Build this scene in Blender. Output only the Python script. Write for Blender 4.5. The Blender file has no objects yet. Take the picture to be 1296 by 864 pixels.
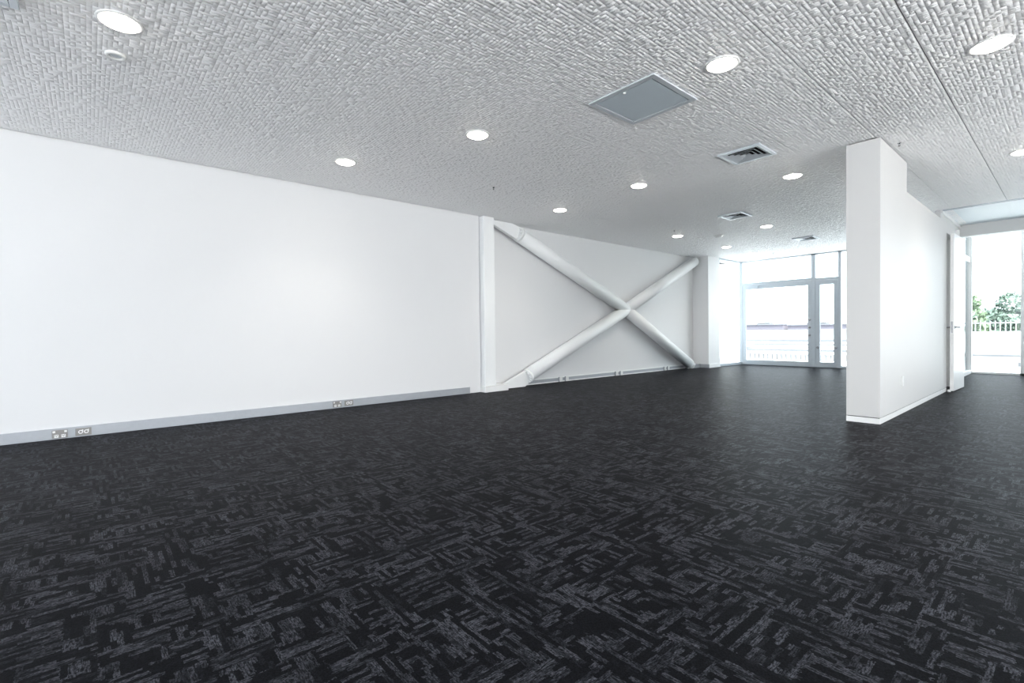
import bpy, bmesh, math, random
import numpy as np
from mathutils import Vector, Matrix

sc = bpy.context.scene
COL = sc.collection
random.seed(7)

# ------------------------------------------------------------------ camera, sky, exposure
YAW, PITCH, ROLL = math.radians(49.141), math.radians(-1.019), math.radians(-0.707)
F = Vector((-math.sin(YAW)*math.cos(PITCH), math.cos(YAW)*math.cos(PITCH), math.sin(PITCH)))
R0 = Vector((math.cos(YAW), math.sin(YAW), 0)); U0 = R0.cross(F)
RT = math.cos(ROLL)*R0 + math.sin(ROLL)*U0
UP = -math.sin(ROLL)*R0 + math.cos(ROLL)*U0
cam = bpy.data.cameras.new('camera'); camo = bpy.data.objects.new('camera', cam); COL.objects.link(camo)
camo.matrix_world = Matrix(((RT.x, UP.x, -F.x, 0), (RT.y, UP.y, -F.y, 0), (RT.z, UP.z, -F.z, 1.0), (0, 0, 0, 1)))
cam.sensor_width = 36; cam.lens = 619.479/1296*36; cam.clip_end = 2000; cam.clip_start = .05
sc.camera = camo

SKY = 5.0
SUN = 16.0
WIN_REAR, ADDED_RIGHT = 122.0, 245.0   # area lamps for daylight: rear window, and a right window added for ceiling light
SPOT_W = 84.0
LENS = 40.0
world = bpy.data.worlds.new('sky'); sc.world = world; world.use_nodes = True
bg = world.node_tree.nodes['Background']
bg.inputs[0].default_value = (.86, .93, 1.0, 1); bg.inputs[1].default_value = SKY
def portal(loc, rot, w, h):
    a = bpy.data.lights.new('sky_portal', 'AREA'); a.shape = 'RECTANGLE'; a.size = w; a.size_y = h; a.cycles.is_portal = True
    o = bpy.data.objects.new('sky_portal', a); COL.objects.link(o); o.location = loc; o.rotation_euler = rot
def daylight(loc, rot, w, h, watts, col):
    a = bpy.data.lights.new('daylight_area_lamp', 'AREA'); a.shape = 'RECTANGLE'; a.size = w; a.size_y = h; a.energy = watts; a.color = col
    o = bpy.data.objects.new('daylight_area_lamp', a); COL.objects.link(o); o.location = loc; o.rotation_euler = rot
daylight((-1.65, -9.18, 1.45), (math.pi/2, 0, 0), 9.0, 2.75, WIN_REAR, (.70, .85, 1.0))  # area lamp added in place of daylight through the rear window
daylight((4.58, 1.0, 1.45), (0, math.pi/2, 0), 2.75, 11.8, ADDED_RIGHT, (1.0, .975, .93))  # added lamp in the made-up right window, brightening ceiling and wall
portal((-4.0, 14.55, 1.49), (-math.pi/2, 0, 0), 4.9, 2.98)              # end glazing
portal((1.43, 14.55, 1.85), (-math.pi/2, 0, 0), 5.9, 3.7)                # lobby glazing
sl = bpy.data.lights.new('sun', 'SUN'); sl.energy = SUN; sl.angle = math.radians(2); sl.color = (1, .97, .92)
slo = bpy.data.objects.new('sun', sl); COL.objects.link(slo)
slo.rotation_euler = Vector((-.50, .22, -.84)).to_track_quat('-Z', 'Y').to_euler()   # high sun from behind the photographer
sc.view_settings.view_transform = 'Standard'; sc.view_settings.look = 'None'
sc.view_settings.gamma = 1; sc.view_settings.use_curve_mapping = False
sc.view_settings.exposure = 0.0
try:
    sc.cycles.use_denoising = True; sc.cycles.use_adaptive_sampling = False; sc.cycles.max_bounces = 14; sc.cycles.diffuse_bounces = 8
    sc.cycles.transparent_max_bounces = 16; sc.cycles.sample_clamp_indirect = 8
except Exception: pass

H = 2.976           # ceiling height
XW = -6.64          # left wall face
XR = -6.863         # recessed bay face
YB = 14.49          # glazed end wall
REAR, RIGHT = -9.0, 4.4

# ------------------------------------------------------------------ materials
class N:
    """small node-graph helper"""
    def __init__(s, name):
        s.m = bpy.data.materials.new(name); s.m.use_nodes = True; s.t = s.m.node_tree; s.t.nodes.clear()
        s.out = s.t.nodes.new('ShaderNodeOutputMaterial')
    def n(s, typ, **kw):
        nd = s.t.nodes.new('ShaderNode'+typ)
        for k, v in kw.items(): setattr(nd, k, v)
        return nd
    def l(s, a, b): s.t.links.new(a, b)
    def put(s, sock, v):
        if isinstance(v, (int, float, tuple)): sock.default_value = v
        else: s.l(v, sock)
    def math(s, op, a, b=0.0, c=None):
        nd = s.n('Math', operation=op); s.put(nd.inputs[0], a); s.put(nd.inputs[1], b)
        if c is not None: s.put(nd.inputs[2], c)
        return nd.outputs[0]
    def comb(s, x, y, z=0.0):
        nd = s.n('CombineXYZ'); s.put(nd.inputs[0], x); s.put(nd.inputs[1], y); s.put(nd.inputs[2], z); return nd.outputs[0]
    def xyz(s):
        tc = s.n('TexCoord'); sp = s.n('SeparateXYZ'); s.l(tc.outputs['Object'], sp.inputs[0]); return sp.outputs
    def white1(s, w):
        nd = s.n('TexWhiteNoise', noise_dimensions='1D'); s.put(nd.inputs['W'], w); return nd.outputs['Value']
    def white2(s, x, y, z=0.0):
        nd = s.n('TexWhiteNoise', noise_dimensions='3D'); s.l(s.comb(x, y, z), nd.inputs['Vector']); return nd.outputs['Value']
    def noise(s, vec, scale=1.0, detail=2.0, rough=.5):
        nd = s.n('TexNoise'); s.l(vec, nd.inputs['Vector']); nd.inputs['Scale'].default_value = scale
        nd.inputs['Detail'].default_value = detail; nd.inputs['Roughness'].default_value = rough; return nd.outputs[0]
    def ramp(s, v, lo, hi):
        nd = s.n('MapRange', interpolation_type='SMOOTHSTEP'); s.put(nd.inputs[0], v)
        nd.inputs[1].default_value = lo; nd.inputs[2].default_value = hi; return nd.outputs[0]
    def mix(s, f, a, b):
        nd = s.n('Mix', data_type='RGBA'); s.put(nd.inputs[0], f); s.put(nd.inputs[6], a); s.put(nd.inputs[7], b); return nd.outputs[2]
    def pbsdf(s, color, rough=.5, metal=0.0, spec=.5, normal=None, sheen=0.0):
        p = s.n('BsdfPrincipled'); s.put(p.inputs['Base Color'], color); s.put(p.inputs['Roughness'], rough)
        p.inputs['Metallic'].default_value = metal; p.inputs['Specular IOR Level'].default_value = spec
        if sheen: p.inputs['Sheen Weight'].default_value = sheen; p.inputs['Sheen Roughness'].default_value = .45
        if normal is not None: s.l(normal, p.inputs['Normal'])
        s.l(p.outputs[0], s.out.inputs[0]); return p
    def bump(s, h, strength=.5, dist=.01):
        b = s.n('Bump'); b.inputs['Strength'].default_value = strength; b.inputs['Distance'].default_value = dist
        s.l(h, b.inputs['Height']); return b.outputs[0]

def plain(name, col, rough=.5, metal=0.0, spec=.5, mottle=.04, scale=14.0, bump=0.0):
    """paint or metal with a faint, fixed mottling of its own"""
    g = N(name); tc = g.n('TexCoord'); nz = g.noise(tc.outputs['Object'], scale, 3)
    a = tuple(c*(1-mottle) for c in col)+(1,); b = tuple(min(1, c*(1+mottle)) for c in col)+(1,)
    nrm = g.bump(g.noise(tc.outputs['Object'], 220, 2), bump, .002) if bump else None
    g.pbsdf(g.mix(nz, a, b), rough, metal, spec, nrm); return g.m

M = {}
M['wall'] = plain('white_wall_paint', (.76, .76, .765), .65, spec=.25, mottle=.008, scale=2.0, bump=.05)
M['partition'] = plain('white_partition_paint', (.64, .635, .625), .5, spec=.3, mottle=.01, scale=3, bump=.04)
M['steel'] = plain('white_steel_paint', (.84, .85, .85), .38, spec=.4, mottle=.01)
M['white'] = plain('white_gloss_trim', (.84, .84, .83), .35, mottle=.01)
M['skirt'] = plain('satin_aluminium_duct', (.40, .42, .45), .42, metal=.25, mottle=.05, scale=30)
M['alu'] = plain('silver_window_frame', (.50, .54, .58), .4, metal=.2, mottle=.02)
M['chrome'] = plain('brushed_metal', (.45, .45, .46), .25, metal=1.0, mottle=.03)
M['dark'] = plain('dark_parts_and_gap_shade', (.012, .012, .013), .9, spec=.1, mottle=.2)  # dark parts, also shade painted into gaps, slots and the ceiling void
M['plastic'] = plain('white_plastic', (.80, .80, .79), .3, mottle=.01)
M['beige'] = plain('warm_grey_outlet_plate', (.27, .26, .25), .4, metal=.2, mottle=.03)
M['hatch'] = plain('blue_grey_hatch_paint', (.56, .63, .68), .45, mottle=.03, scale=9)
M['hatchrim'] = plain('silver_hatch_rim', (.62, .66, .70), .35, metal=.2, mottle=.02)
M['bounce_floor'] = plain('grey_bounce_floor', (.42, .42, .41), .5, mottle=.1, scale=5)  # colour of the unseen floor that bounces light upwards
M['paver'] = plain('pale_roof_membrane', (.74, .745, .75), .8, mottle=.08, scale=.6)
M['extwhite'] = plain('weathered_white_cladding', (.66, .67, .68), .6, mottle=.06, scale=1.5)
M['extgrey'] = plain('pale_grey_cladding', (.13, .135, .145), .7, mottle=.12, scale=.8)
M['land'] = plain('distant_ground', (.10, .105, .10), .9, mottle=.25, scale=.05)
M['sky_b1'] = plain('distant_building_mauve', (.19, .175, .21), .8, mottle=.2, scale=.1)
M['sky_b2'] = plain('distant_building_grey', (.165, .18, .185), .8, mottle=.2, scale=.1)
M['sky_roof'] = plain('distant_roof', (.27, .27, .29), .8, mottle=.1, scale=.1)
M['rib'] = plain('pale_ribbed_sheet', (.26, .265, .28), .7, mottle=.08)
M['bark'] = plain('tree_bark', (.10, .08, .06), .9, mottle=.3, scale=12)
M['leaf'] = plain('green_leaves', (.125, .175, .105), .6, mottle=.45, scale=1.2)
M['leaf2'] = plain('blue_green_leaves', (.115, .165, .13), .6, mottle=.45, scale=1.2)

def glass():
    g = N('window_glass'); tr = g.n('BsdfTransparent'); tr.inputs[0].default_value = (.94, .97, .97, 1)
    gl = g.n('BsdfGlossy'); gl.inputs['Roughness'].default_value = .02
    fr = g.n('Fresnel'); fr.inputs[0].default_value = 1.45
    mx = g.n('MixShader'); gm = g.n('NewGeometry'); g.l(g.math('MULTIPLY', fr.outputs[0], g.math('SUBTRACT', 1.0, gm.outputs['Backfacing'])), mx.inputs[0]); g.l(tr.outputs[0], mx.inputs[1]); g.l(gl.outputs[0], mx.inputs[2])
    g.l(mx.outputs[0], g.out.inputs[0]); return g.m
M['glass'] = glass()

def lens():
    g = N('lit_lamp_lens'); e = g.n('Emission'); e.inputs[0].default_value = (1, .93, .82, 1); e.inputs[1].default_value = LENS
    g.l(e.outputs[0], g.out.inputs[0]); return g.m
M['lens'] = lens()

def ceiling_mat():
    g = N('woven_ceiling_panel'); tc = g.n('TexCoord')
    nz = g.noise(tc.outputs['Object'], 180, 2)
    g.pbsdf(g.mix(nz, (.87, .865, .87, 1), (.93, .925, .93, 1)), .55, 0, .35); return g.m
M['ceiling'] = ceiling_mat()

def lobby_mat():
    g = N('pale_ribbed_soffit'); x, y, z = g.xyz()
    s_ = g.math('ABSOLUTE', g.math('SUBTRACT', g.math('FRACT', g.math('DIVIDE', x, .05)), .5))
    g.pbsdf((.70, .76, .80, 1), .45, 0, .4, g.bump(g.ramp(s_, 0, .12), .4, .003)); return g.m
M['lobby'] = lobby_mat()

def carpet_mat():
    """charcoal loop carpet with broken light yarn dashes running both ways"""
    g = N('charcoal_dash_carpet'); x, y, z = g.xyz()
    v = g.comb(x, y)
    wob = g.math('MULTIPLY', g.math('SUBTRACT', g.noise(v, 85, 3), .5), .021)
    grain = g.white2(g.math('FLOOR', g.math('DIVIDE', x, .0045)), g.math('FLOOR', g.math('DIVIDE', y, .0045)), 2.0)
    def layer(u, w, lu, lw, seed, thr):
        ww = g.math('ADD', w, g.math('MULTIPLY', wob, .45)); uu = g.math('ADD', u, wob)
        row = g.math('FLOOR', g.math('DIVIDE', ww, lw))
        cell = g.math('FLOOR', g.math('ADD', g.math('DIVIDE', uu, lu), g.math('MULTIPLY', g.white1(g.math('ADD', row, seed)), 9.7)))
        on = g.ramp(g.white2(row, cell, seed), thr, thr+.45)
        yarn = g.noise(g.comb(g.math('MULTIPLY', u, 40), g.math('MULTIPLY', w, 210), seed), 1.0, 2, .6)
        return g.math('MULTIPLY', on, g.ramp(yarn, .34, .64))
    a = layer(x, y, .082, .0170, 3.0, .38)
    b = layer(y, x, .082, .0170, 11.0, .38)
    wx = g.math('ADD', x, g.math('MULTIPLY', wob, 2.0)); wy = g.math('ADD', y, g.math('MULTIPLY', wob, 2.0))
    ch = g.white2(g.math('FLOOR', g.math('DIVIDE', wx, .088)), g.math('FLOOR', g.math('DIVIDE', wy, .088)), 5.0)
    sel = g.math('GREATER_THAN', ch, .5)
    dash = g.math('ADD', g.math('MULTIPLY', a, sel), g.math('MULTIPLY', b, g.math('SUBTRACT', 1.0, sel)))
    big = g.ramp(g.noise(v, 4.5, 2), .30, .70)
    dash = g.math('MULTIPLY', dash, g.math('ADD', .45, g.math('MULTIPLY', big, .7)))
    dash = g.math('MINIMUM', 1.0, g.math('MULTIPLY', dash, g.math('ADD', .55, g.math('MULTIPLY', grain, .9))))
    fine = g.math('ADD', g.math('MULTIPLY', g.noise(v, 330, 2, .7), .6), g.math('MULTIPLY', grain, .4))
    base = g.mix(fine, (.0021, .0022, .0028, 1), (.0125, .0130, .0155, 1))
    lite = g.mix(fine, (.039, .041, .049, 1), (.093, .097, .113, 1))
    hgt = g.math('ADD', g.math('MULTIPLY', dash, .5), fine)
    p = g.pbsdf(g.mix(dash, base, lite), .42, 0, .5, g.bump(hgt, .15, .003)); p.inputs['IOR'].default_value = 1.055; return g.m
M['carpet'] = carpet_mat()

# ------------------------------------------------------------------ mesh helpers
class MB:
    """collects shapes, builds ONE mesh object"""
    def __init__(s): s.bm = bmesh.new(); s.mi = 0
    def _mi(s, geom):
        for f_ in geom: f_.material_index = s.mi
    def box(s, x0, x1, y0, y1, z0, z1, bev=0.0):
        vs = [s.bm.verts.new((x, y, z)) for x in (x0, x1) for y in (y0, y1) for z in (z0, z1)]
        q = [(0, 1, 3, 2), (4, 6, 7, 5), (0, 4, 5, 1), (2, 3, 7, 6), (0, 2, 6, 4), (1, 5, 7, 3)]
        fs = [s.bm.faces.new([vs[i] for i in f_]) for f_ in q]; s._mi(fs)
        if bev:
            es = list({e for f_ in fs for e in f_.edges})
            r = bmesh.ops.bevel(s.bm, geom=es, offset=bev, segments=2, affect='EDGES', profile=.5); s._mi(r['faces'])
        return s
    def prism(s, pts, axis, a0, a1):
        """extrude 2-D polygon along axis (0=x,1=y,2=z); pts in the two other axes in order"""
        def mk(p, a):
            c = [p[0], p[1]]; c.insert(axis, a); return s.bm.verts.new(c)
        A = [mk(p, a0) for p in pts]; B = [mk(p, a1) for p in pts]; n = len(pts)
        fs = [s.bm.faces.new(A[::-1]), s.bm.faces.new(B)]
        for i in range(n): fs.append(s.bm.faces.new((A[i], A[(i+1) % n], B[(i+1) % n], B[i])))
        s._mi(fs); return s
    def tube(s, p, q, r0, r1=None, seg=24, caps=True):
        r1 = r0 if r1 is None else r1
        p, q = Vector(p), Vector(q); d = (q-p).normalized()
        a = d.orthogonal().normalized(); b = d.cross(a)
        A = []; B = []
        for i in range(seg):
            t = 2*math.pi*i/seg; o = a*math.cos(t)+b*math.sin(t)
            A.append(s.bm.verts.new(p+o*r0)); B.append(s.bm.verts.new(q+o*r1))
        fs = []
        for i in range(seg):
            f_ = s.bm.faces.new((A[i], A[(i+1) % seg], B[(i+1) % seg], B[i])); f_.smooth = True; fs.append(f_)
        if caps: fs += [s.bm.faces.new(A[::-1]), s.bm.faces.new(B)]
        s._mi(fs); return s
    def lathe(s, prof, seg=40, loc=(0, 0, 0)):
        """profile of (r, z) turned about z"""
        rings = []
        for r, z in prof:
            if r < 1e-6: rings.append([s.bm.verts.new((loc[0], loc[1], loc[2]+z))])
            else: rings.append([s.bm.verts.new((loc[0]+r*math.cos(2*math.pi*i/seg), loc[1]+r*math.sin(2*math.pi*i/seg), loc[2]+z)) for i in range(seg)])
        fs = []
        for A, B in zip(rings, rings[1:]):
            for i in range(seg):
                j = (i+1) % seg
                if len(A) == 1 and len(B) == 1: continue
                if len(A) == 1: fs.append(s.bm.faces.new((A[0], B[j], B[i])))
                elif len(B) == 1: fs.append(s.bm.faces.new((A[i], A[j], B[0])))
                else: fs.append(s.bm.faces.new((A[i], A[j], B[j], B[i])))
        for f_ in fs: f_.smooth = True
        s._mi(fs); return s
    def build(s, name, mats, parent=None, bevel=0.0):
        bmesh.ops.recalc_face_normals(s.bm, faces=s.bm.faces[:])
        me = bpy.data.meshes.new(name); s.bm.to_mesh(me); s.bm.free()
        if not isinstance(mats, (list, tuple)): mats = [mats]
        for m_ in mats: me.materials.append(m_)
        o = bpy.data.objects.new(name, me); COL.objects.link(o)
        if parent is not None: o.parent = parent
        if bevel:
            b = o.modifiers.new('bevel', 'BEVEL'); b.width = bevel; b.segments = 2; b.limit_method = 'ANGLE'
        return o

def struct(o): o['kind'] = 'structure'; return o
def tag(o, label, cat, group=None):
    o['label'] = label; o['category'] = cat
    if group: o['group'] = group
    return o
def thing(name, label, cat, loc=(0, 0, 0), group=None):
    o = bpy.data.objects.new(name, None); COL.objects.link(o); o.location = loc; o.empty_display_size = .1
    return tag(o, label, cat, group)
def sroot(name, loc=(0, 0, 0)):
    o = bpy.data.objects.new(name, None); COL.objects.link(o); o.location = loc; return struct(o)
def copy_tree(o, loc=None, label=None, parent=None):
    c = o.copy(); COL.objects.link(c)
    if parent is not None: c.parent = parent
    if loc is not None: c.location = loc
    if label: c['label'] = label
    for ch in list(o.children): copy_tree(ch, parent=c)
    return c

# ------------------------------------------------------------------ room shell
struct(MB().box(-7.1, RIGHT+.2, -2.2, YB+.05, -.25, 0).build('floor', M['carpet']))
struct(MB().box(-7.1, RIGHT+.2, REAR-.2, -2.2, -.25, 0).build('floor_bounce', M['bounce_floor']))  # unseen hard floor added to bounce light onto the ceiling

# ceiling: long woven panels with hairline joints; the embossed weave is real relief
def ceiling():
    rng = np.random.default_rng(3)
    seams = [XW+.018, -5.35, -4.70, -4.04, -3.39, -2.735, -2.08, -1.385, -.736, -.08, .57, 1.22, 1.88, 2.53, 3.18, 3.83, RIGHT+.1]
    gapw = {-1.385: .0045, -.736: .006, -2.08: .0035}
    V = []; Q = []; MI = []; nv = 0
    def add(v, q, mi):
        nonlocal nv
        V.append(v); Q.append(q+nv); MI.append(np.full(len(q), mi)); nv += len(v)
    def box(x0, x1, ya, yb, z0, z1, mi):
        v = np.array([(x, y, z) for x in (x0, x1) for y in (ya, yb) for z in (z0, z1)], float)
        add(v, np.array([(0, 1, 3, 2), (4, 6, 7, 5), (0, 4, 5, 1), (2, 3, 7, 6), (0, 2, 6, 4), (1, 5, 7, 3)]), mi)
    TOP = np.array([(4, 5, 6, 7), (0, 1, 5, 4), (1, 2, 6, 5), (2, 3, 7, 6), (3, 0, 4, 7)])
    def bars(X0, X1, A, B):
        m = len(X0); zb = H+.0037; i1 = .0024; g0 = .0003
        lev = rng.choice([.0003, .0012, .0021], m, p=[.4, .35, .25]); tl = rng.normal(0, .0003, m); tx = rng.normal(0, .0002, m)
        v = np.empty((m, 8, 3))
        for k, (xx, yy) in enumerate(((X0+g0, A+g0), (X1-g0, A+g0), (X1-g0, B-g0), (X0+g0, B-g0))):
            v[:, k, 0] = xx; v[:, k, 1] = yy; v[:, k, 2] = zb
        for k, (xx, yy, sx, sy) in enumerate(((X0+i1, A+i1, -1, -1), (X1-i1, A+i1, 1, -1), (X1-i1, B-i1, 1, 1), (X0+i1, B-i1, -1, 1))):
            v[:, 4+k, 0] = xx; v[:, 4+k, 1] = yy; v[:, 4+k, 2] = np.maximum(H-.001, H+lev+sx*tx+sy*tl)
        add(v.reshape(-1, 3), (TOP[None]+8*np.arange(m)[:, None, None]).reshape(-1, 4), 0)
    pick = random.Random(5)
    def weave(x0, x1, ya, yb):
        """random basket weave: short bars laid both ways fill a 27 mm grid"""
        nx = max(1, round((x1-x0)/.0272)); ny = max(1, round((yb-ya)/.0272)); cw = (x1-x0)/nx; ch = (yb-ya)/ny
        used = [bytearray(nx+1) for _ in range(ny+4)]
        for r in range(ny+4):
            used[r][nx] = 1
            if r >= ny: used[r][:] = b'\x01'*(nx+1)
        out = []
        for r in range(ny):
            for c in range(nx):
                if used[r][c]: continue
                t = pick.random()
                if t < .52 and not used[r][c+1]:
                    w, h = 2, 1
                elif t < .60: w, h = 1, 1
                else:
                    w, h = 1, 1; want = 2 if pick.random() < .6 else 3
                    while h < want and not used[r+h][c]: h += 1
                for q in range(h):
                    for p in range(w): used[r+q][c+p] = 1
                out.append((x0+c*cw, x0+(c+w)*cw, ya+r*ch, ya+(r+h)*ch))
        bars(*np.array(out).T)
    for a, b in zip(seams, seams[1:]):
        ga, gb = gapw.get(a, .0008)/2, gapw.get(b, .0008)/2
        ye = YB-.02 if b < -1.3 else 10.90
        yst = REAR if b < -6 or a > 2.2 else REAR
        box(a+ga, b-gb, yst, ye, H+.0040, H+.014, 0)
        weave(a+ga, b-gb, -1.6, ye)
    box(XR+.008, XW+.0179, 5.03, YB-.02, H+.0040, H+.014, 0)
    weave(XR+.008, XW+.0179, 5.03, YB-.02)
    box(-7.1, -1.50, REAR, YB+.05, H+.0145, H+.2, 1)  # dark slab paints the shade seen through joints and wall gap
    box(-1.50, RIGHT+.1, REAR, 10.90, H+.0145, H+.2, 1)
    V = np.concatenate(V); Q = np.concatenate(Q); MI = np.concatenate(MI)
    me = bpy.data.meshes.new('ceiling'); nf = len(Q)
    me.vertices.add(len(V)); me.vertices.foreach_set('co', V.ravel())
    me.loops.add(nf*4); me.loops.foreach_set('vertex_index', Q.ravel().astype(np.int32))
    me.polygons.add(nf); me.polygons.foreach_set('loop_start', np.arange(0, nf*4, 4, dtype=np.int32))
    me.polygons.foreach_set('loop_total', np.full(nf, 4, dtype=np.int32)); me.polygons.foreach_set('material_index', MI.astype(np.int32))
    me.update(calc_edges=True); me.validate()
    me.materials.append(M['ceiling']); me.materials.append(M['dark'])
    o = bpy.data.objects.new('ceiling', me); COL.objects.link(o); struct(o)
ceiling()

# left wall (with the recessed bay) in one mesh, following the plan outline
pts = [(-7.1, REAR-.2), (XW, REAR-.2), (XW, 5.03), (XR, 5.03), (XR, 12.46), (-6.42, 12.46), (-6.42, 13.06), (-6.58, 13.06), (-6.58, 13.12), (-7.1, 13.12)]
struct(MB().prism(pts, 2, -.02, H+.0142).build('wall_left', M['wall']))
rw = MB(); rw.box(RIGHT, RIGHT+.2, 7.0, YB+.05, -.02, 3.9); rw.box(RIGHT, RIGHT+.2, REAR-.2, -5.0, -.02, 3.9)
rw.box(RIGHT, RIGHT+.2, -5.0, 7.0, 2.9, 3.9); struct(rw.build('wall_right', M['wall']))
w4 = MB()  # unseen window added on this side to bring light to the ceiling
for y in (-5.0, -2.0, 1.0, 4.0, 6.92): w4.box(RIGHT+.06, RIGHT+.14, y, y+.08, 0, 2.9)
w4.box(RIGHT+.06, RIGHT+.14, -5.0, 7.0, 0, .08); w4.box(RIGHT+.06, RIGHT+.14, -5.0, 7.0, 2.82, 2.9)
struct(w4.build('window_added', M['alu']))
# rear wall behind the photographer with a wide window
rb = MB()
rb.box(-7.1, -6.2, REAR-.2, REAR, 0, H); rb.box(2.9, RIGHT, REAR-.2, REAR, 0, H)
rb.box(-6.2, 2.9, REAR-.2, REAR, 2.9, H+.0142)
struct(rb.build('wall_rear', M['wall']))
w3 = MB()
for x in (-6.2, -3.95, -1.7, .55, 2.82): w3.box(x, x+.08, REAR-.15, REAR-.07, 0, 2.9)
w3.box(-6.2, 2.9, REAR-.15, REAR-.07, 0, .08); w3.box(-6.2, 2.9, REAR-.15, REAR-.07, 2.82, 2.9)
struct(w3.build('window_3', M['alu']))

# partition: low wall, tall pier at its near end
pb = MB()
pts = [(6.205, .066), (10.12, .066), (10.12, 2.62), (7.40, 2.62), (7.40, H-.012), (6.205, H-.012)]
pb.prism(pts, 0, -1.64, -1.34)
pb.mi = 1
pb.box(-1.632, -1.348, 6.213, 10.11, .058, .066)  # dark strip paints the shadow line above the skirting
pb.box(-1.62, -1.36, 6.23, 7.38, H-.012, H-.0005)  # dark strip paints the shadow line between pier and ceiling
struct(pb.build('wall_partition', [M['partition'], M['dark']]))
struct(MB().box(-1.641, -1.339, 6.204, 10.121, 0, .058, .002).build('baseboard_partition', M['white']))

# cross wall beyond the door: reveal, lining wall to the beam
struct(MB().box(-1.64, -1.34, 10.1205, 10.94, 2.47, 2.62).build('trim_7', M['partition']))
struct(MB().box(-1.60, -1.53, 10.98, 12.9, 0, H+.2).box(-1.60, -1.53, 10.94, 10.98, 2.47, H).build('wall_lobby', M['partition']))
struct(MB().box(-1.528, -1.50, 10.94, 12.899, H-.045, H+.03).build('trim_1', M['white']))

# lobby soffit, curtain track and beam
struct(MB().box(-1.50, RIGHT, 10.98, 12.9, H+.002, H+.06).build('trim_2', M['lobby']))
tb = MB(); tb.box(-1.50, RIGHT, 10.902, 10.93, H-.006, H+.01); tb.box(-1.50, RIGHT, 10.955, 10.978, H-.012, H+.01)
tb.mi = 1; tb.box(-1.50, RIGHT, 10.93, 10.955, H+.006, H+.02)
struct(tb.build('trim_3', [M['alu'], M['dark']]))
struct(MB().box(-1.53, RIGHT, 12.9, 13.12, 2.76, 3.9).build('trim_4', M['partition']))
struct(MB().box(-1.53, RIGHT, 13.1, YB+.05, 3.7, 3.9).build('trim_5', M['wall']))

# skirtings
struct(MB().box(XW-.001, XW+.022, REAR, 4.79, 0, .105, .003).build('baseboard_left', M['skirt']))
bb = MB(); bb.box(XR-.001, XR+.022, 5.531, 12.0, .022, .082, .003); bb.mi = 1
bb.box(XR-.001, XR+.024, 5.531, 12.0, 0, .022); bb.box(XR-.001, XR+.024, 5.531, 12.0, .082, .102)
struct(bb.build('baseboard_bay', [M['skirt'], M['white']]))
bb = MB(); bb.box(-6.637, -6.398, 12.438, 12.46, 0, .10); bb.mi = 1; bb.box(-6.42, -6.398, 12.46, 13.06, 0, .10)
struct(bb.build('baseboard_pier', [M['skirt'], M['white']]))
struct(MB().box(-1.53, -1.505, 12.9, 14.42, 0, .075).build('baseboard_lobby', M['white']))

# ------------------------------------------------------------------ glazing
def frame_ring(mb, x0, x1, z0, z1, w, y0, y1, wb=None, wt=None):
    wb = w if wb is None else wb; wt = w if wt is None else wt
    mb.box(x0, x0+w, y0, y1, z0, z1); mb.box(x1-w, x1, y0, y1, z0, z1)
    mb.box(x0+w, x1-w, y0, y1, z0, z0+wb); mb.box(x0+w, x1-w, y0, y1, z1-wt, z1)

# window_1: fixed frame of the left end wall with transom lights and the corner side light
w1 = sroot('window_1')
m = MB(); y0, y1 = YB-.06, YB+.04
m.box(-6.49, -6.40, y0, y1, 0, H)                 # corner post
m.box(-6.40, -4.60, y0, y1, 2.29, 2.35)           # transom
m.box(-4.60, -4.51, y0, y1, 0, H)                 # mullion
m.box(-4.51, -3.99, y0, y1, 2.27, 2.33)
m.box(-3.99, -3.93, y0, y1, 0, H)
m.box(-3.93, -1.60, y0, y1, 0, .05); m.box(-2.75, -2.69, y0, y1, .05, H); m.box(-1.66, -1.58, y0, y1, 0, H)
m.box(-6.40, -1.66, y0, y1, H-.03, H)
m.box(-6.40, -3.99, y0+.01, y1, -.001, .012)      # threshold
m.build('frame', M['alu'], w1)
m = MB(); m.box(-6.47, -6.43, 13.06, 13.115, 0, H); m.box(-6.47, -6.43, 13.115, YB-.06, 0, .07); m.box(-6.47, -6.43, 13.115, YB-.06, H-.04, H)
m.build('side_frame', M['alu'], w1)
MB().box(-6.453, -6.447, 13.115, YB-.06, .07, H-.04).build('side_pane', M['glass'], w1)
MB().box(-6.40, -4.60, YB-.013, YB-.007, 2.35, H-.03).build('pane', M['glass'], w1)
MB().box(-4.51, -3.99, YB-.013, YB-.007, 2.33, H-.03).build('pane', M['glass'], w1)
MB().box(-3.93, -2.75, YB-.013, YB-.007, .05, H-.03).build('pane', M['glass'], w1)
MB().box(-2.69, -1.66, YB-.013, YB-.007, .05, H-.03).build('pane', M['glass'], w1)

def leaf(name, x0, x1, gx0, gx1, ztop, gz0, gz1):
    d = sroot(name, ((x0+x1)/2, YB-.03, .012)); cx = (x0+x1)/2
    m = MB()
    a, b, t = x0-cx, x1-cx, ztop-.012
    m.box(a, gx0-cx, -.025, .025, 0, t); m.box(gx1-cx, b, -.025, .025, 0, t)
    m.box(gx0-cx, gx1-cx, -.025, .025, 0, gz0); m.box(gx0-cx, gx1-cx, -.025, .025, gz1, t)
    m.build('leaf_frame', M['alu'], d)
    MB().box(gx0-cx, gx1-cx, -.004, .004, gz0, gz1).build('pane', M['glass'], d)
    return d, cx
d1, cx = leaf('door_1', -6.395, -4.605, -6.305, -4.685, 2.285, .125, 2.15)
for z in (1.235, 1.03, .825):
    MB().tube((-4.642-cx, -.025, z), (-4.642-cx, -.045, z), .028, .024).build('lock', M['chrome'], d1)
m = MB(); m.box(-.74, -.45, -.075, -.026, 2.185, 2.235, .006); m.build('door_closer', M['alu'], d1)
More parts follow.
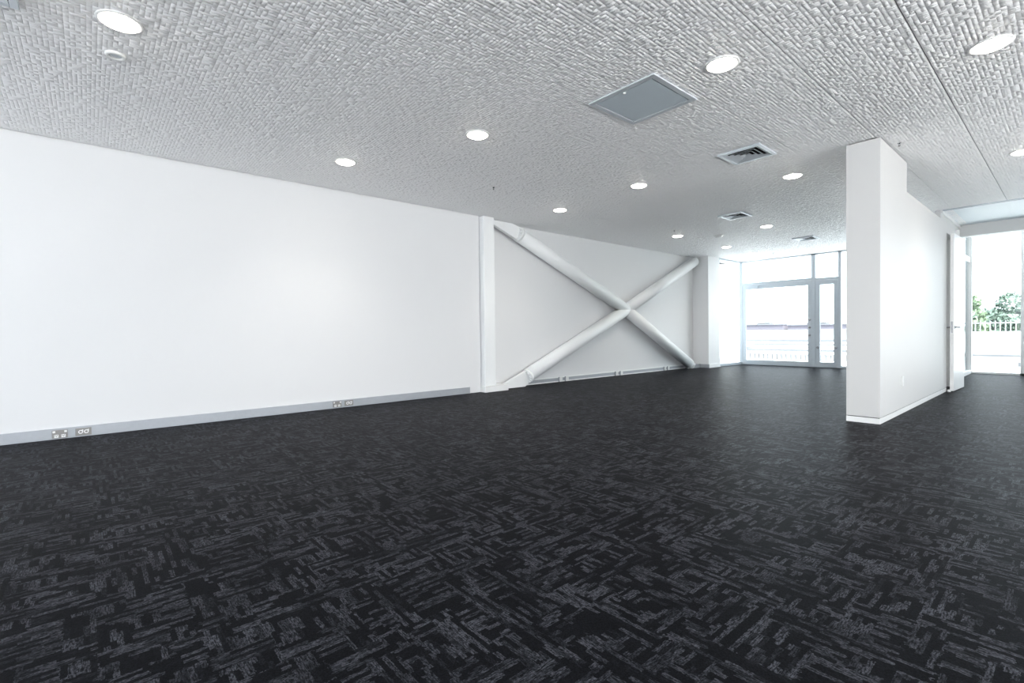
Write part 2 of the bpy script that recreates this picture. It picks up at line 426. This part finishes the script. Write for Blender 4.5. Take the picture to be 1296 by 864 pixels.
m = MB(); m.box(-.46, -.16, -.06, -.048, 2.24, 2.256); m.build('closer_arm', M['alu'], d1)
d2, cx = leaf('door_2', -4.505, -3.995, -4.405, -4.09, 2.265, .125, 2.14)
for x in (-4.455, -4.045):
    MB().tube((x-cx, -.025, .50), (x-cx, -.06, .50), .034, .028).build('knob', M['chrome'], d2)

# window_2: lobby glazing, end wall and return
w2 = sroot('window_2')
m = MB(); m.box(-1.58, -1.50, y0, y1, 0, 3.7); m.box(-.765, -.685, y0, y1, 0, 3.7); m.box(.75, .83, y0, y1, 0, 3.7); m.box(2.2, 2.28, y0, y1, 0, 3.7)
m.box(-1.50, RIGHT, y0, y1, 0, .04); m.box(-1.50, RIGHT, y0, y1, 3.64, 3.7)
m.build('frame', M['white'], w2)
for a, b in ((-1.50, -.765), (-.685, .75), (.83, 2.2), (2.28, RIGHT)):
    MB().box(a, b, YB-.013, YB-.007, .04, 3.64).build('pane', M['glass'], w2)
m = MB(); m.box(-1.58, -1.53, 13.12, 13.17, 0, 3.7); m.box(-1.58, -1.53, 13.17, YB-.06, 2.40, 2.50)
m.box(-1.58, -1.53, 13.17, YB-.06, 0, .07); m.box(-1.58, -1.53, 13.17, YB-.06, 3.62, 3.7)
m.box(-1.58, -1.53, 12.9, 13.12, 0, 3.9)
m.build('return_frame', M['white'], w2)
MB().box(-1.558, -1.552, 13.17, YB-.06, .07, 2.40).build('return_pane', M['glass'], w2)
MB().box(-1.558, -1.552, 13.17, YB-.06, 2.50, 3.62).build('return_pane', M['glass'], w2)

# door_3: white flush leaf standing open beside the end of the partition
d3 = sroot('door_3', (-1.225, 10.98, .012)); d3.rotation_euler = (0, 0, math.radians(-1.5))
MB().box(-.052, -.006, -.86, 0, 0, 2.44, .002).build('leaf', M['white'], d3)
for sx, x0 in ((-1, -.052), (1, -.006)):
    m = MB(); m.tube((x0, -.80, .99), (x0+sx*.008, -.80, .99), .025); m.tube((x0+sx*.008, -.80, .99), (x0+sx*.055, -.80, .99), .009)
    m.tube((x0+sx*.050, -.805, .99), (x0+sx*.050, -.68, .99), .009, .008)
    m.build('lever_handle', M['chrome'], d3)
MB().box(-.04, -.018, -.8615, -.859, .90, 1.08).build('latch_plate', M['chrome'], d3)
m = MB()
for z in (.25, 1.2, 2.2): m.tube((-.056, .004, z-.05), (-.056, .004, z+.05), .007, seg=12)
m.build('hinge', M['chrome'], d3)
struct(MB().box(-1.66, -1.285, 10.985, 11.03, 0, 2.47).box(-1.66, -1.30, 10.985, 11.03, 2.47, 2.62).build('trim_6', M['white']))

# ------------------------------------------------------------------ steelwork in the bay
colm = thing('steel_column', 'white square steel column on a low plinth against the left wall', 'column', (-6.70, 5.17, 0))
m = MB(); m.box(-.16, .165, -.12, .115, .10, H-.002, .012)
m.build('shaft', M['steel'], colm)
MB().box(-.163, .02, -.132, -.1195, .10, H-.02, .002).build('edge_strip', M['steel'], colm)
m = MB(); m.box(-.165, .20, -.15, .36, 0, .10, .004); m.build('plinth', M['white'], colm)

Z = Vector
def bp(y, z, x=-6.705): return Vector((x, y, z))
br = thing('cross_brace', 'white tubular steel cross brace forming a large X in the wall recess', 'brace', (-6.705, 9.25, 0))
def lb(v): return v - Vector((-6.705, 9.25, 0))
RB = .13
A0, A1 = bp(5.98, 2.80), bp(11.98, .125)
B0, B1 = bp(6.16, .19), bp(12.26, 2.838)
NODE = bp(9.22, 1.49)
MB().tube(lb(A0), lb(NODE), RB, seg=40).build('tube', M['steel'], br)
MB().tube(lb(NODE), lb(A1), RB, seg=40).build('tube', M['steel'], br)
MB().tube(lb(B0), lb(NODE), RB, seg=40).build('tube', M['steel'], br)
MB().tube(lb(NODE), lb(B1), RB, seg=40).build('tube', M['steel'], br)
def pinned_end(p, far, outline):
    """collar with bolts where the tube stops, and the thick gusset plate running on to the column"""
    p, far = lb(p), lb(far)
    d = (far-p).normalized(); n = Vector((1, 0, 0)); w = d.cross(n)
    MB().tube(p-d*.015, p+d*.045, RB+.006, seg=40).build('end_collar', M['steel'], br)
    MB().prism([(y-9.25, z) for y, z in outline], 0, -.035, .035).build('gusset_plate', M['steel'], br, .003)
    for k in range(5):
        t = math.radians(-70+35*k); o = n*math.cos(t)*.105 + w*math.sin(t)*.105
        s_ = p-d*.015+o
        MB().tube(s_, s_-d*.022, .020, seg=6).build('bolt', M['steel'], br)
pinned_end(A0, NODE, [(6.02, 2.655), (5.286, 2.930), (5.286, 2.970), (5.80, 2.970), (6.02, 2.92)])
pinned_end(B0, NODE, [(6.22, .335), (5.532, .075), (5.532, .004), (6.08, .004), (6.22, .09)])
m = MB(); m.box(-6.862+6.705, -6.64+6.705, 12.0-9.25, 12.459-9.25, 0, .10, .003); m.build('plinth', M['skirt'], br)
e = lb(A1); d = (lb(A1)-lb(NODE)).normalized()
MB().tube(e-d*.004, e+d*.10, RB+.006, RB-.02, seg=40).build('foot_collar', M['steel'], br)

# ------------------------------------------------------------------ outlets in the skirting
def power_outlet(loc, label, group='double power sockets in the skirting'):
    """white double socket: plate, two sockets, two rockers; local x along the wall"""
    t = thing('power_socket', label, 'socket', loc, group)
    t.rotation_euler = (0, 0, math.pi/2)
    MB().box(-.058, .058, -.006, 0, -.040, .040, .002).build('plate', M['beige'], t)
    for s_ in (-1, 1):
        MB().box(s_*.026-.016, s_*.026+.016, -.011, -.0061, -.034, -.004, .002).build('socket_face', M['plastic'], t)
        MB().box(s_*.043-.010, s_*.043+.010, -.012, -.0061, .014, .034, .002).build('rocker', M['plastic'], t)
        for q in (-1, 0, 1):
            MB().box(s_*.026+q*.008-.0015, s_*.026+q*.008+.0015, -.0118, -.0109, -.024+abs(q)*.006, -.013+abs(q)*.006).build('pin_slot', M['dark'], t)
    return t
def data_outlet(loc, label):
    t = thing('data_outlet', label, 'data outlet', loc, 'data outlets in the skirting'); t.rotation_euler = (0, 0, math.pi/2)
    MB().box(-.062, .062, -.006, 0, -.038, .038, .002).build('plate', M['beige'], t)
    for x in (-.022, .022):
        m = MB()
        for k in range(20):
            a0 = 2*math.pi*k/20; a1 = 2*math.pi*(k+1)/20
            q = lambda a, r: (x+r*math.cos(a), r*math.sin(a))
            m.prism([q(a0, .011), q(a0, .019), q(a1, .019), q(a1, .011)], 1, -.011, -.0061)
        m.box(x+.010, x+.020, -.0112, -.0061, .006, .022)
        m.build('port_ring', M['plastic'], t)
    return t
xs = XW+.0225
power_outlet((xs, -.235, .050), 'white double power socket in the grey skirting nearest the left edge')
data_outlet((xs, -.058, .050), 'warm grey data plate with two white rings in the skirting at far left')
power_outlet((xs, 2.55, .055), 'white double power socket in the grey skirting midway along the left wall')
data_outlet((xs, 2.715, .055), 'small data plate in the skirting midway along the left wall')
def bay_outlet(y, name):
    t = thing('skirting_outlet', name, 'socket', (XR+.0245, y, .05), 'white outlets in the skirting below the cross brace')
    MB().box(-.002, .010, -.05, .05, -.050, .052, .002).build('plate', M['plastic'], t)
    MB().box(.001, .022, -.063, -.049, -.048, .050, .002).build('end_rib', M['skirt'], t)
    MB().box(.0101, .0125, -.03, .03, -.025, .025, .001).build('socket_face', M['plastic'], t)
labs = ['left white outlet of the pair in the skirting nearest the column', 'right white outlet of the pair in the skirting nearest the column',
        'left white outlet of the skirting pair under the middle of the cross brace', 'right white outlet of the skirting pair under the middle of the cross brace',
        'left white outlet of the skirting pair by the far foot of the brace', 'right white outlet of the skirting pair by the far foot of the brace']
for y, lab in zip((7.20, 7.385, 9.04, 9.215, 11.02, 11.18), labs): bay_outlet(y, lab)
t = thing('wall_socket', 'white upright wall socket low on the long side of the partition', 'socket', (-1.34, 7.19, .38))
MB().box(-.001, .009, -.037, .037, -.06, .06, .002).build('plate', M['plastic'], t)
for z in (-.027, .027): MB().box(.0091, .012, -.016, .016, z-.018, z+.018, .002).build('socket_face', M['plastic'], t)
t = thing('light_switch', 'tiny white light switch on the bright pier beside the end window', 'switch', (-6.42, 12.90, 1.39))
MB().box(-.001, .008, -.035, .035, -.058, .058, .002).build('plate', M['plastic'], t)
MB().box(.0081, .012, -.012, .012, -.02, .02, .001).build('rocker', M['white'], t)
t = tag(MB().lathe([(.0, 0), (.022, 0), (.022, .03), (.016, .038), (0, .038)], 20, (-1.30, 10.06, 0)).build('door_stop', M['plastic']),
        'small white door stop on the carpet beside the open door', 'door stop')

# ------------------------------------------------------------------ ceiling fittings
def downlight(loc):
    t = thing('downlight', '', 'downlight', loc, 'round recessed downlights in the woven ceiling')
    MB().lathe([(.118, 0), (.122, -.003), (.121, -.007), (.110, -.0105), (.100, -.0105), (.0985, -.004), (.0985, 0)], 48).build('trim_ring', M['plastic'], t)
    MB().lathe([(.0984, -.0005), (.097, -.0100), (.085, -.0185), (.05, -.0245), (0, -.0260)], 40).build('diffuser', M['lens'], t)
    return t
spots = [
    (-3.93, .19, 'largest glowing downlight at the top left of the photo'),
    (-5.48, 2.26, 'glowing downlight near the long white wall, nearest of the wall-side row'),
    (-3.92, 2.97, 'glowing downlight between the wall-side row and the access hatch'),
    (-1.74, 3.60, 'large glowing downlight to the upper right of the square access hatch'),
    (-.41, 4.82, 'large glowing downlight at the top right of the photo'),
    (-3.90, 5.68, 'glowing downlight left of the larger air vent'),
    (-2.41, 6.89, 'glowing downlight just left of the partition top, beyond the larger vent'),
    (-5.48, 5.80, 'glowing downlight over the cross brace, to the right of the white column top'),
    (-.41, 8.02, 'downlight cut by the right edge of the photo'),
    (-5.46, 9.32, 'small far downlight beside the smoke detector, above the cross brace'),
    (-3.90, 9.83, 'small far downlight between the two far air vents'),
    (-5.46, 11.48, 'small far downlight just below the round smoke detector in the photo'),
    (-5.48, 12.98, 'farthest tiny downlight just before the glazed doors'),
]
proto = None
for x, y, lab in spots:
    if proto is None:
        proto = downlight((x, y, H)); proto['label'] = lab
    else: copy_tree(proto, (x, y, H), lab)
    L = bpy.data.lights.new('downlight_beam', 'SPOT'); L.energy = SPOT_W; L.spot_size = math.radians(124); L.spot_blend = 1.0
    L.color = (1, .95, .88); L.shadow_soft_size = .09
    lo = bpy.data.objects.new('downlight_beam', L); COL.objects.link(lo); lo.location = (x, y, H-.04)

def vent(loc, label, w=.46):
    """square four-way diffuser: frame, dark throat and rings of outward-flared blades"""
    t = thing('air_vent', label, 'vent', loc, 'ceiling air vents')
    h = w/2; fw = .040
    m = MB()
    for (a, b, c, e_) in ((-h, h, -h, -h+fw), (-h, h, h-fw, h), (-h, -h+fw, -h+fw, h-fw), (h-fw, h, -h+fw, h-fw)):
        m.box(a, b, c, e_, -.021, 0)
    m.build('frame', M['hatchrim'], t, .004)
    i_ = h-fw
    MB().box(-i_, i_, -i_, i_, -.0025, -.0005).build('throat', M['dark'], t)  # flat dark sheet paints the shade of a duct that is not built
    nr = 4; sp = i_/(nr+.15)
    for k in range(nr):
        ro = i_-.004-k*sp; ri = ro-sp*.62
        if k == nr-1: ri = .012
        for q in range(4):
            ca, sa = [(1, 0), (0, 1), (-1, 0), (0, -1)][q]
            rot = lambda u, v_, z: (u*ca-v_*sa, u*sa+v_*ca, z)
            m = MB(); P4 = [(ro, -ro), (ro, ro), (ri, ri), (ri, -ri)]; zs = [-.0205, -.0205, -.0045, -.0045]
            lo = [m.bm.verts.new(rot(u, v_, z)) for (u, v_), z in zip(P4, zs)]
            hi = [m.bm.verts.new(rot(u, v_, z+.0018)) for (u, v_), z in zip(P4, zs)]
            m.bm.faces.new(lo); m.bm.faces.new(hi[::-1])
            for p in range(4): m.bm.faces.new((lo[p], hi[p], hi[(p+1) % 4], lo[(p+1) % 4]))
            m.build('slat', M['hatchrim'], t)
    return t
vent((-2.44, 5.63, H), 'larger near air vent with dark louvres beside the access hatch')
vent((-3.87, 8.46, H), 'middle air vent with louvres near the smoke detector', .42)
vent((-3.87, 11.81, H), 'farthest air vent, just before the glazed doors', .42)
vent((-3.91, -.50, H), 'pale air vent cut off by the top left corner of the photo')

t = thing('access_hatch', 'square blue-grey ceiling access hatch in a silver frame', 'hatch', (-2.455, 3.635, H))
m = MB(); hw = .325
m.box(-hw, hw, -hw, -hw+.045, -.014, 0); m.box(-hw, hw, hw-.045, hw, -.014, 0)
m.box(-hw, -hw+.045, -hw+.045, hw-.045, -.014, 0); m.box(hw-.045, hw, -hw+.045, hw-.045, -.014, 0)
m.build('frame', M['hatchrim'], t, .003)
MB().box(-hw+.055, hw-.055, -hw+.055, hw-.055, -.011, -.001, .002).build('panel', M['hatch'], t)
MB().box(-hw+.0451, hw-.0451, -hw+.0451, hw-.0451, -.0009, -.0003).build('painted_gap_shade', M['dark'], t)  # dark sheet paints the shade in the gap round the panel
MB().lathe([(0, -.020), (.012, -.020), (.013, -.011), (.010, -.0105)], 20, (0, -hw+.072, 0)).build('latch', M['plastic'], t)

def detector(loc, r, label, dome):
    t = thing('smoke_detector' if dome else 'ceiling_sensor', label, 'detector', loc)
    if dome:
        MB().lathe([(r, 0), (r, -.014), (r*.92, -.020), (r*.7, -.022)], 36).build('base', M['plastic'], t)
        MB().lathe([(r*.72, -.0215), (r*.66, -.042), (r*.4, -.052), (0, -.054)], 36).build('dome', M['plastic'], t)
    else:
        MB().lathe([(r, 0), (r, -.008), (r*.90, -.016), (r*.66, -.018), (r*.58, -.010), (r*.58, -.001)], 40).build('base', M['plastic'], t)
        MB().lathe([(r*.57, -.0045), (r*.3, -.007), (0, -.0075)], 32).build('lens_cap', M['hatchrim'], t)
detector((-4.41, .185, H), .062, 'small round white ceiling sensor below the largest downlight', False)
detector((-4.90, 9.96, H), .10, 'round white smoke detector on the ceiling among far downlights', True)

def sprinkler(x, y, label):
    t = thing('fire_sprinkler', label, 'sprinkler', (x, y, H), 'fire sprinkler heads in the ceiling'); t.scale = (.6, .6, .6)
    MB().lathe([(.028, 0), (.027, -.004), (.012, -.008), (.009, -.02), (0, -.02)], 20).build('escutcheon', M['chrome'], t)
    m = MB()
    for s_ in (-1, 1): m.tube((s_*.011, 0, -.016), (s_*.011, 0, -.040), .0028, seg=8); m.tube((s_*.011, 0, -.040), (0, 0, -.048), .0028, seg=8)
    m.build('yoke', M['dark'], t)
    MB().lathe([(0, -.048), (.017, -.050), (.017, -.053), (0, -.054)], 16).build('deflector', M['dark'], t)
sprinkler(-5.20, 4.20, 'small dark fire sprinkler above the wall column')
sprinkler(-5.20, 8.75, 'small dark fire sprinkler beside the wall-side downlight over the brace')
sprinkler(-5.15, 13.40, 'farthest fire sprinkler, before the glazed doors')
sprinkler(-1.26, 6.60, 'fire sprinkler close to the top of the partition pier')

# ------------------------------------------------------------------ outside
struct(MB().box(-12, 4.6, YB+.05, 19.5, -.35, -.12).build('floor_terrace', M['paver']))
struct(MB().box(-14, 20, -20, REAR-.2, -.35, -.12).box(RIGHT+.2, 20, REAR-.2, 12, -.35, -.12).build('floor_forecourt', M['paver']))
struct(MB().box(-400, 300, 19.5, 700, -5.2, -5.0).build('floor_ground', M['land']))
# neighbouring white wall seen through the side light
t = thing('neighbour_wall', 'white exterior wall seen through the narrow side window', 'wall', (-8.3, 15.9, 0))
MB().box(-.15, .15, -2.5, 2.4, -.119, 4.6).build('wall_panel', M['extwhite'], t)
MB().box(-.2, .2, -2.55, 2.45, 4.6, 4.68).build('coping', M['extgrey'], t)

t = thing('roof_parapet', 'low white ribbed parapet just outside the glazed doors', 'parapet', (-6.5, 19.4, -.119))
m = MB()
for k in range(34):
    x = -2.7+k*.16; m.box(x, x+.10, -.03, .03, 0, .22)
m.build('ribbing', M['rib'], t)
MB().box(-2.75, 2.75, .031, .08, 0, .22).build('wall_panel', M['extwhite'], t)
MB().box(-2.8, 2.8, -.06, .12, .22, .26).build('coping', M['extwhite'], t)

def roof_block(name, x0, x1, y0, y1, z, label, ridges):
    cx, cy = (x0+x1)/2, (y0+y1)/2
    t = thing(name, label, 'building', (cx, cy, -5.0))
    MB().box(x0-cx, x1-cx, y0-cy, y1-cy, 0, z+5).build('wall', M['extwhite'], t)
    MB().box(x0-cx-.3, x1-cx+.3, y0-cy-.3, y1-cy+.3, z+5, z+5.12).build('roof', M['paver'], t)
    for (yy, hh) in ridges:
        MB().box(x0-cx, x1-cx, yy-cy, yy-cy+.5, z+5.12, z+5.12+hh).build('roof_upstand', M['extgrey'], t)
    return t
t = roof_block('warehouse', -34, -5.8, 22, 46, -.70, 'long white flat-roofed building close outside the glazed doors', [(30, .10), (38, .16)])
MB().box(-3.2, -1.4, -1.5, .2, 4.42, 4.85, .03).build('roof_unit', M['extgrey'], t)
MB().box(2.2, 3.4, 4, 5, 4.42, 4.75, .03).build('roof_unit', M['extgrey'], t)
roof_block('low_building', -60, -12, 60, 100, -1.1, 'pale low building behind the nearest white roof', [(66, .2), (84, .4)])
roof_block('far_warehouse', -150, -50, 240, 290, .55, 'wide pale warehouse far off, just below the skyline', [(262, .3)])
sk = [(-190, 330, 34, 9.0, 'sky_b2', 'hazy grey block at the left end of the distant skyline'),
      (-158, 335, 22, 7.2, 'sky_b2', 'low hazy grey block on the skyline beside the left end'),
      (-131, 330, 24, 8.2, 'sky_b1', 'hazy mauve block in the middle of the distant skyline'),
      (-101, 332, 32, 7.6, 'sky_b1', 'wide hazy mauve block right of the middle of the skyline'),
      (-72, 334, 22, 8.4, 'sky_b2', 'hazy grey block on the skyline behind the door stile'),
      (-44, 330, 28, 7.4, 'sky_b1', 'hazy block at the right end of the distant skyline')]
for x, y, w, h, mt, lab in sk:
    t = thing('distant_building', lab, 'building', (x, y, -5), 'distant skyline buildings')
    h += .8
    MB().box(-w/2, w/2, -6, 6, 0, h).build('wall', M[mt], t)
    MB().box(-w/2-.4, w/2+.4, -6.4, 6.4, h, h+.5).build('roof', M['sky_roof'], t)
    MB().box(-w/5, w/8, -3, 3, h+.5, h+1.6).build('plant_room', M['extgrey'], t)

# right-hand view: pale roof with a hipped unit, fence and trees
t = thing('roof_unit', 'white hipped roof unit on the pale roof seen through the right window', 'roof unit', (-1.45, 20.6, -.36))
m = MB(); q0 = [(-.95, -.7), (1.05, -.7), (1.05, .7), (-.95, .7)]; q1 = [(-.72, -.3), (.62, -.3), (.62, .3), (-.72, .3)]
A = [m.bm.verts.new((x, y, .55)) for x, y in q0]; B = [m.bm.verts.new((x, y, 1.22)) for x, y in q1]
m.bm.faces.new(A[::-1]); m.bm.faces.new(B)
for i in range(4): m.bm.faces.new((A[i], A[(i+1) % 4], B[(i+1) % 4], B[i]))
m.build('hipped_cover', M['extwhite'], t)
MB().box(-1.0, 1.1, -.75, .75, 0, .52).build('body', M['extwhite'], t)
MB().box(-1.06, 1.16, -.8, .8, .5, .56).build('eave', M['extgrey'], t)
for x in (.35, .62): MB().box(x, x+.18, -.765, -.75, .22, .34).build('vent_slot', M['extgrey'], t)
t = thing('neighbour_roof', 'pale flat roof below the trees outside the right window', 'roof', (0, 24, -5))
MB().box(-4.0, 8, -4.4, 5, 0, 4.52).build('wall', M['extwhite'], t)
MB().box(-4.1, 8.1, -4.5, 5.1, 4.52, 4.64).build('roof', M['paver'], t)

t = thing('picket_fence', 'pale upright bar fence in front of the trees', 'fence', (-1.6, 28.4, -.36))
MB().box(-3.5, 6, -.02, .02, 1.50, 1.55).box(-3.5, 6, -.02, .02, .2, .25).build('rail', M['rib'], t)
for k in range(64):
    MB().box(-3.5+k*.15, -3.5+k*.15+.035, -.045, -.02, 0.0, 1.62).build('bar', M['rib'], t)

def tree(x, y, top, rad, label, mat, nleaf=2600):
    t = thing('tree', label, 'tree', (x, y, -5), 'trees behind the fence')
    hh = top+5
    m = MB(); m.tube((0, 0, 0), (.1, 0, hh*.45), .2, .13, 12)
    for k in range(5):
        a = k*1.3; m.tube((.1, 0, hh*(.40+.02*k)), (rad*.55*math.cos(a), rad*.55*math.sin(a), hh*(.62+.05*k)), .08, .03, 8)
    m.build('trunk', M['bark'], t)
    m = MB(); lobes = []
    for k in range(11):
        a = random.uniform(0, 6.28); r = random.uniform(.15, .75)*rad
        lobes.append((Vector((r*math.cos(a), r*math.sin(a), hh*random.uniform(.52, .88))), rad*random.uniform(.3, .55)))
    lobes.append((Vector((0, 0, hh-rad*.4)), rad*.4))
    for k in range(nleaf):
        c, R_ = random.choice(lobes)
        v = Vector((random.gauss(0, 1), random.gauss(0, 1), random.gauss(0, 1))).normalized()*R_*random.uniform(.55, 1.0)**.6
        p = c+v*Vector((1, 1, .8)).length/1.62
        a = Vector((random.gauss(0, 1), random.gauss(0, 1), random.gauss(0, 1))).normalized(); b = a.orthogonal().normalized()
        s_ = random.uniform(.07, .15)
        m.bm.faces.new([m.bm.verts.new(p+q) for q in (a*s_, b*s_*.6, -a*s_, -b*s_*.6)])
    m.build('foliage', M[mat], t)
tree(-3.5, 30.9, 2.7, 1.5, 'green leafy tree at the left of the right window view', 'leaf', 3600)
tree(-2.2, 35.5, 2.75, 1.6, 'tallest green tree, in the middle of the right window view', 'leaf2', 4200)
tree(-.85, 31.4, 2.45, 1.3, 'green leafy tree at the right of the right window view', 'leaf', 3600)
